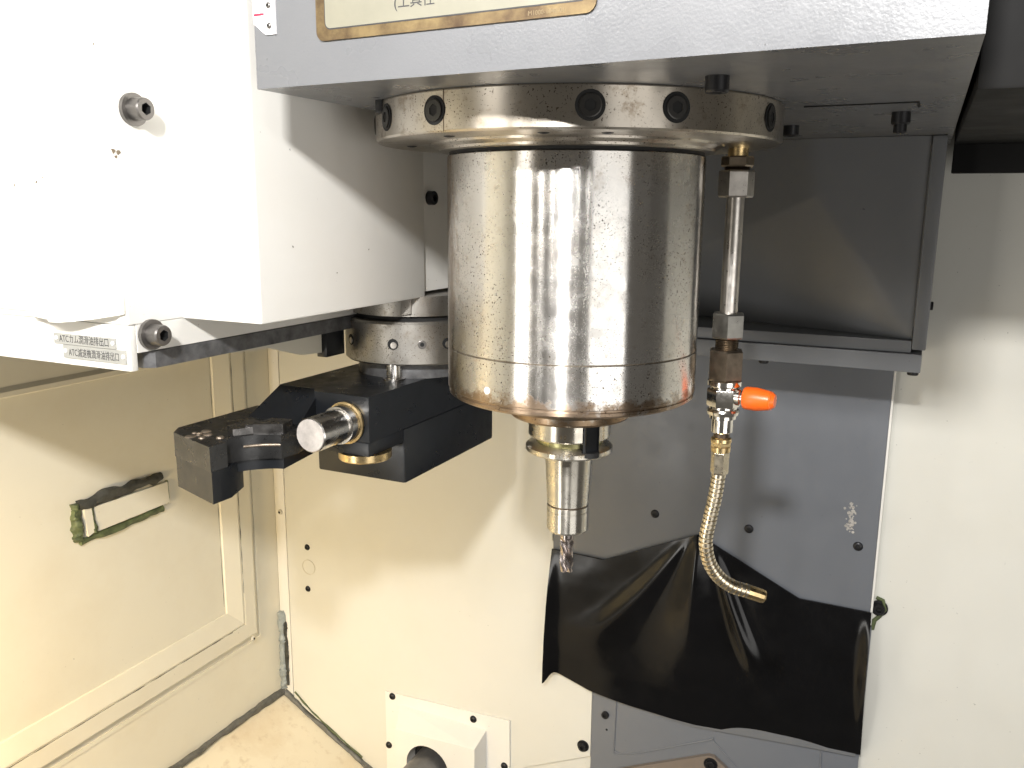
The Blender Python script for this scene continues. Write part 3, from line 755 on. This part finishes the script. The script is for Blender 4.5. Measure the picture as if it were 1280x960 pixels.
finish('hex_coupling', hexnut(.0130, .6258, .6482, c, vx+.05), 'bronze_nut', cn)
vb = turned('valve_body', [(.0100, .6262), (.0122, .6255), (.0122, .6222), (.0112, .6212), (.0100, .6208), (.0100, .6050), (.0112, .6044), (.0118, .6030), (.0112, .6005), (.0096, .5998), (.0096, .5975), (.0078, .5968), (.0078, .5875), (.0070, .5866), (.0060, .5864)], 'chrome', cn, c, 48)
finish('valve_flats', hexnut(.0120, .6062, .6198, c, vx-.45), 'chrome', cn, bevel=.0006)
turned('gap_neck', [(.0058, .5866), (.0058, .5826)], 'thread', cn, c, 24)
finish('brass_nut', hexnut(.0080, .5760, .5815, c, vx), 'brass', cn)
turned('brass_collar', [(.0060, .5832), (.0074, .5822), (.0076, .5798), (.0072, .5790)], 'brass', cn, c, 32)
turned('brass_neck', [(.0072, .5762), (.0070, .5722)], 'brass', cn, c, 32)
finish('hose_ferrule', hexnut(.0066, .5552, .5724, c, vx+.4), 'hose', cn)
# lever: chrome neck and orange grip along +x
bm = bmesh.new(); lathe([(.0062, .006), (.0062, .0125), (.0048, .0130), (.0048, .0170)], seg=28, bm=bm); place(bm, (c[0], c[1]-.001, .6145), (1, -.10, 0)); finish('valve_stem', bm, 'chrome', cn, 40)
bm = bmesh.new(); lathe([(.0060, .0145), (.0074, .0150), (.0082, .0165), (.0084, .0240), (.0068, .0335), (.0064, .0337), (.0066, .0348), (.0060, .0350), (.0046, .0370), (0, .0374)], seg=40, bm=bm); place(bm, (c[0], c[1]-.001, .6145), (1, -.10, 0)); finish('orange_lever', bm, 'orange', cn, 35)
hp = [(.0982, .0543, .5560), (.0966, .0535, .5375), (.0938, .0521, .5186), (.0920, .0512, .5027), (.0946, .0526, .4867), (.1014, .0555, .4745), (.1110, .0595, .4665), (.1225, .0650, .4620)]
path = catmull(hp, 70); L = [0]
for p, q in zip(path, path[1:]): L.append(L[-1]+(q-p).length)
finish('hose', tube(path, .005, 20, rfun=lambda i: .0053-.0011*(1 if (L[i]/.0036) % 1 < .26 else 0)), 'hose', cn, 40)
d = (Vector(hp[-1])-path[-8]).normalized()
bm = bmesh.new(); lathe([(.0050, 0), (.0053, .0006), (.0053, .0130), (.0048, .0150), (.0040, .0152), (.0032, .0152), (.0030, .0090), (0, .0088)], seg=12, bm=bm); place(bm, Vector(hp[-1])-d*.001, d); finish('nozzle_tip', bm, 'brass', cn, 25)
